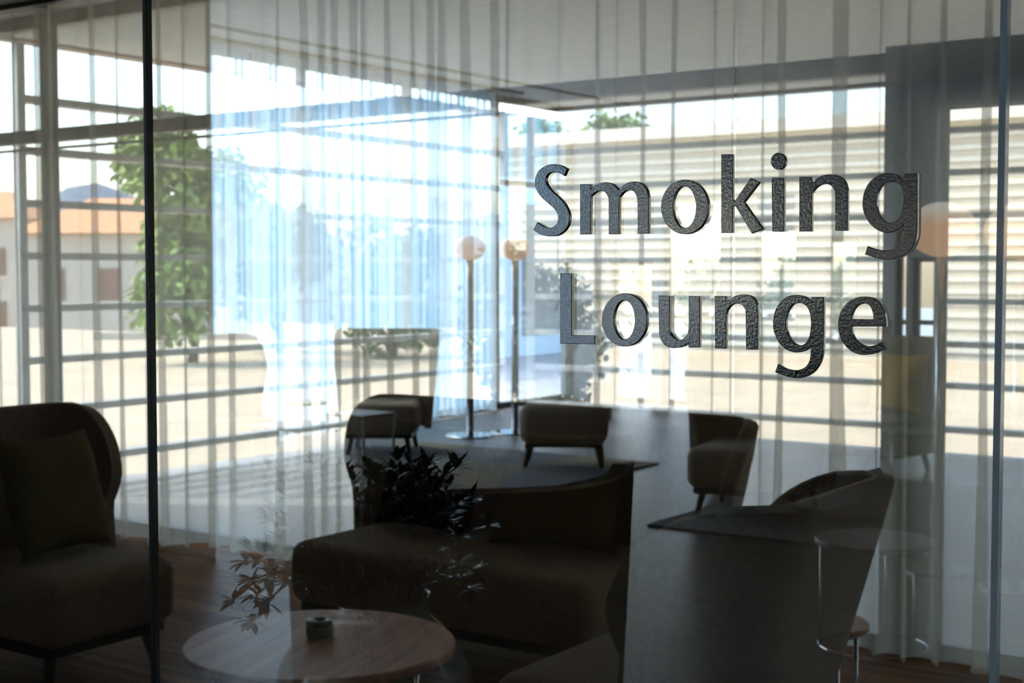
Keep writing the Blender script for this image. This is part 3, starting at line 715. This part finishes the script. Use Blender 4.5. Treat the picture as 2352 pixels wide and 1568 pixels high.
# trees
m_tl = [pbr('leaf yellow green', (.24,.34,.08), .7, scale=2, var=.3), pbr('leaf mid green', (.085,.15,.05), .7, scale=2, var=.3), pbr('leaf shaded green', (.030,.045,.028), .7, scale=2, var=.3)]  # last leaf colour is darkened to carry the shade on the shrub
def tree(name, loc, H, R, base, mat, label, n=2600, ls=.28, cat='tree', group=None, seed=1, tall=1.0):
    r = random.Random(seed); t = empty(name, loc, 0, label, cat, group)
    blobs = [(Vector((r.uniform(-1,1)*R*.55, r.uniform(-1,1)*R*.55, base+(H-base)*r.uniform(.15,.85))), R*r.uniform(.38,.62)) for _ in range(11)]
    mb = MB()
    for _ in range(n):
        c, rr = r.choice(blobs); v = Vector((r.gauss(0,1), r.gauss(0,1), r.gauss(0,1)*tall)).normalized()*rr*r.uniform(.6,1.05)
        leaf_add(mb, c+v, Vector((r.uniform(-1,1), r.uniform(-1,1), r.uniform(-1,.6))), Vector((r.uniform(-.3,.3),0,1)), ls*r.uniform(.6,1.2), ls*.6, .2)
    mb.build('foliage', mat, t)
    tr = MB(); tr.tube([(0,0,0),(.05*R,0,base*.6),(0,.05*R,base+(H-base)*.5)], [.05*R+.05,.04*R+.03,.02*R], 8)
    for c, rr in blobs[:6]: tr.tube([(0,0,base*.7), tuple(c)], [.03*R, .01*R], 6)
    tr.build('trunk', m_stem, t)
gt = 'trees beyond the terrace'
def T(px, py, D, z=-.45): p = dpt(px, 620, D); return (p.x, p.y, z)
tree('tree', T(440, 620, 30), 5.4, 1.5, .6, m_tl[0], 'bright yellow-green tree behind the left louvre screen', 8000, .26, seed=3, group=gt)
tree('tree', T(640, 620, 34), 3.6, 1.2, .5, m_tl[1], 'mid-green bushy tree right of the bright one', 3000, .26, seed=4, group=gt)
tree('tree', T(900, 620, 32), 3.0, 1.2, .3, m_tl[1], 'mid-green low tree seen through the tall wing chair reflection', 3000, .26, seed=5, group=gt)
for i, (px, D, H_, lab) in enumerate([(1270, 62, 8.9, 'olive tree top showing above the left end of the louvred building'), (1430, 64, 9.0, 'olive tree top showing above the louvred building over letter m'), (1650, 60, 8.2, 'olive tree top showing above the louvred building over letter k')]):
    tree('tree', T(px, 620, D), H_, 1.7, 3, m_tl[0], lab, 2600, .4, seed=20+i, group=gt)
tree('shrub', T(1245, 620, 17), 2.35, 1.0, .15, m_tl[2], 'shade-toned round shrub just beyond the terrace, left of capital L', 6500, .13, cat='shrub', seed=9)

# ------------------------------------------------------------------ outside the lobby
structure(MB().box((-60, -60, -.75), (40, BY-.2, -.2)).build('ground_lobby', m_pave))
structure(MB().box((-60, BY-.2, -.75), (LX-.3, WY+.2, -.2)).build('ground_side', m_pave))
m_blue = pbr('blue glass cladding', (.20,.44,.56), .25, scale=.4, var=.1)
m_bluel = pbr('pale blue panels', (.60,.76,.84), .5, scale=.5, var=.1)
t = empty('glass_building', (-16, -16.2, -.2), 0, 'blue-clad building with vertical fins, reflected behind the light tinted curtains', 'building')
MB().box((-30,-7,0),(0,0,3.5)).build('wall', m_bluel, t)
MB().box((-30,-7,3.5),(0.02,0.02,4.75)).build('fascia', m_blue, t)
fn = MB()
for k in range(60): fn.box((-k*.5-.03,0.02,3.5),(-k*.5+.03,.14,4.75))
for k in range(14): fn.box((0.02,-k*.5-.05,3.5),(.14,-k*.5-.0,4.75))
fn.build('fins', m_slat, t)
for k in range(10):
    MB().box((-2.6-k*2.8,.0,.4),(-1.0-k*2.8,.03,3.0)).build('window', m_dkwin, t)
    if k < 2: MB().box((.0,-2.6-k*2.8,.4),(.03,-1.0-k*2.8,3.0)).build('window', m_dkwin, t)
for i, (px, D, H_, lab) in enumerate([(1630, 20, 2.1, 'pale green tree outside the lobby, reflected between letters u and n'), (1790, 20, 2.2, 'pale green tree outside the lobby, reflected above letter g'), (1960, 20, 2.1, 'pale green tree outside the lobby, reflected above letter e')]):
    v = dpt(px, 620, D); tree('tree', (v.x, 2*G-v.y, -.2), H_, .5, .3, m_tl[1], lab, 2200, .13, seed=40+i, group='trees outside the lobby windows')

# things that stand on a rug rest on its pile
for o in list(sc.objects):
    if o.parent is None and o.type == 'EMPTY' and o.get('category') in ('armchair', 'ottoman', 'side table'):
        for rg in (q for q in sc.objects if q.get('category') == 'rug'):
            hx = max(v.co.x for v in rg.data.vertices); hy = max(v.co.y for v in rg.data.vertices)
            if abs(o.location.x-rg.location.x) < hx+.1 and abs(o.location.y-rg.location.y) < hy+.1: o.location.z = .0146
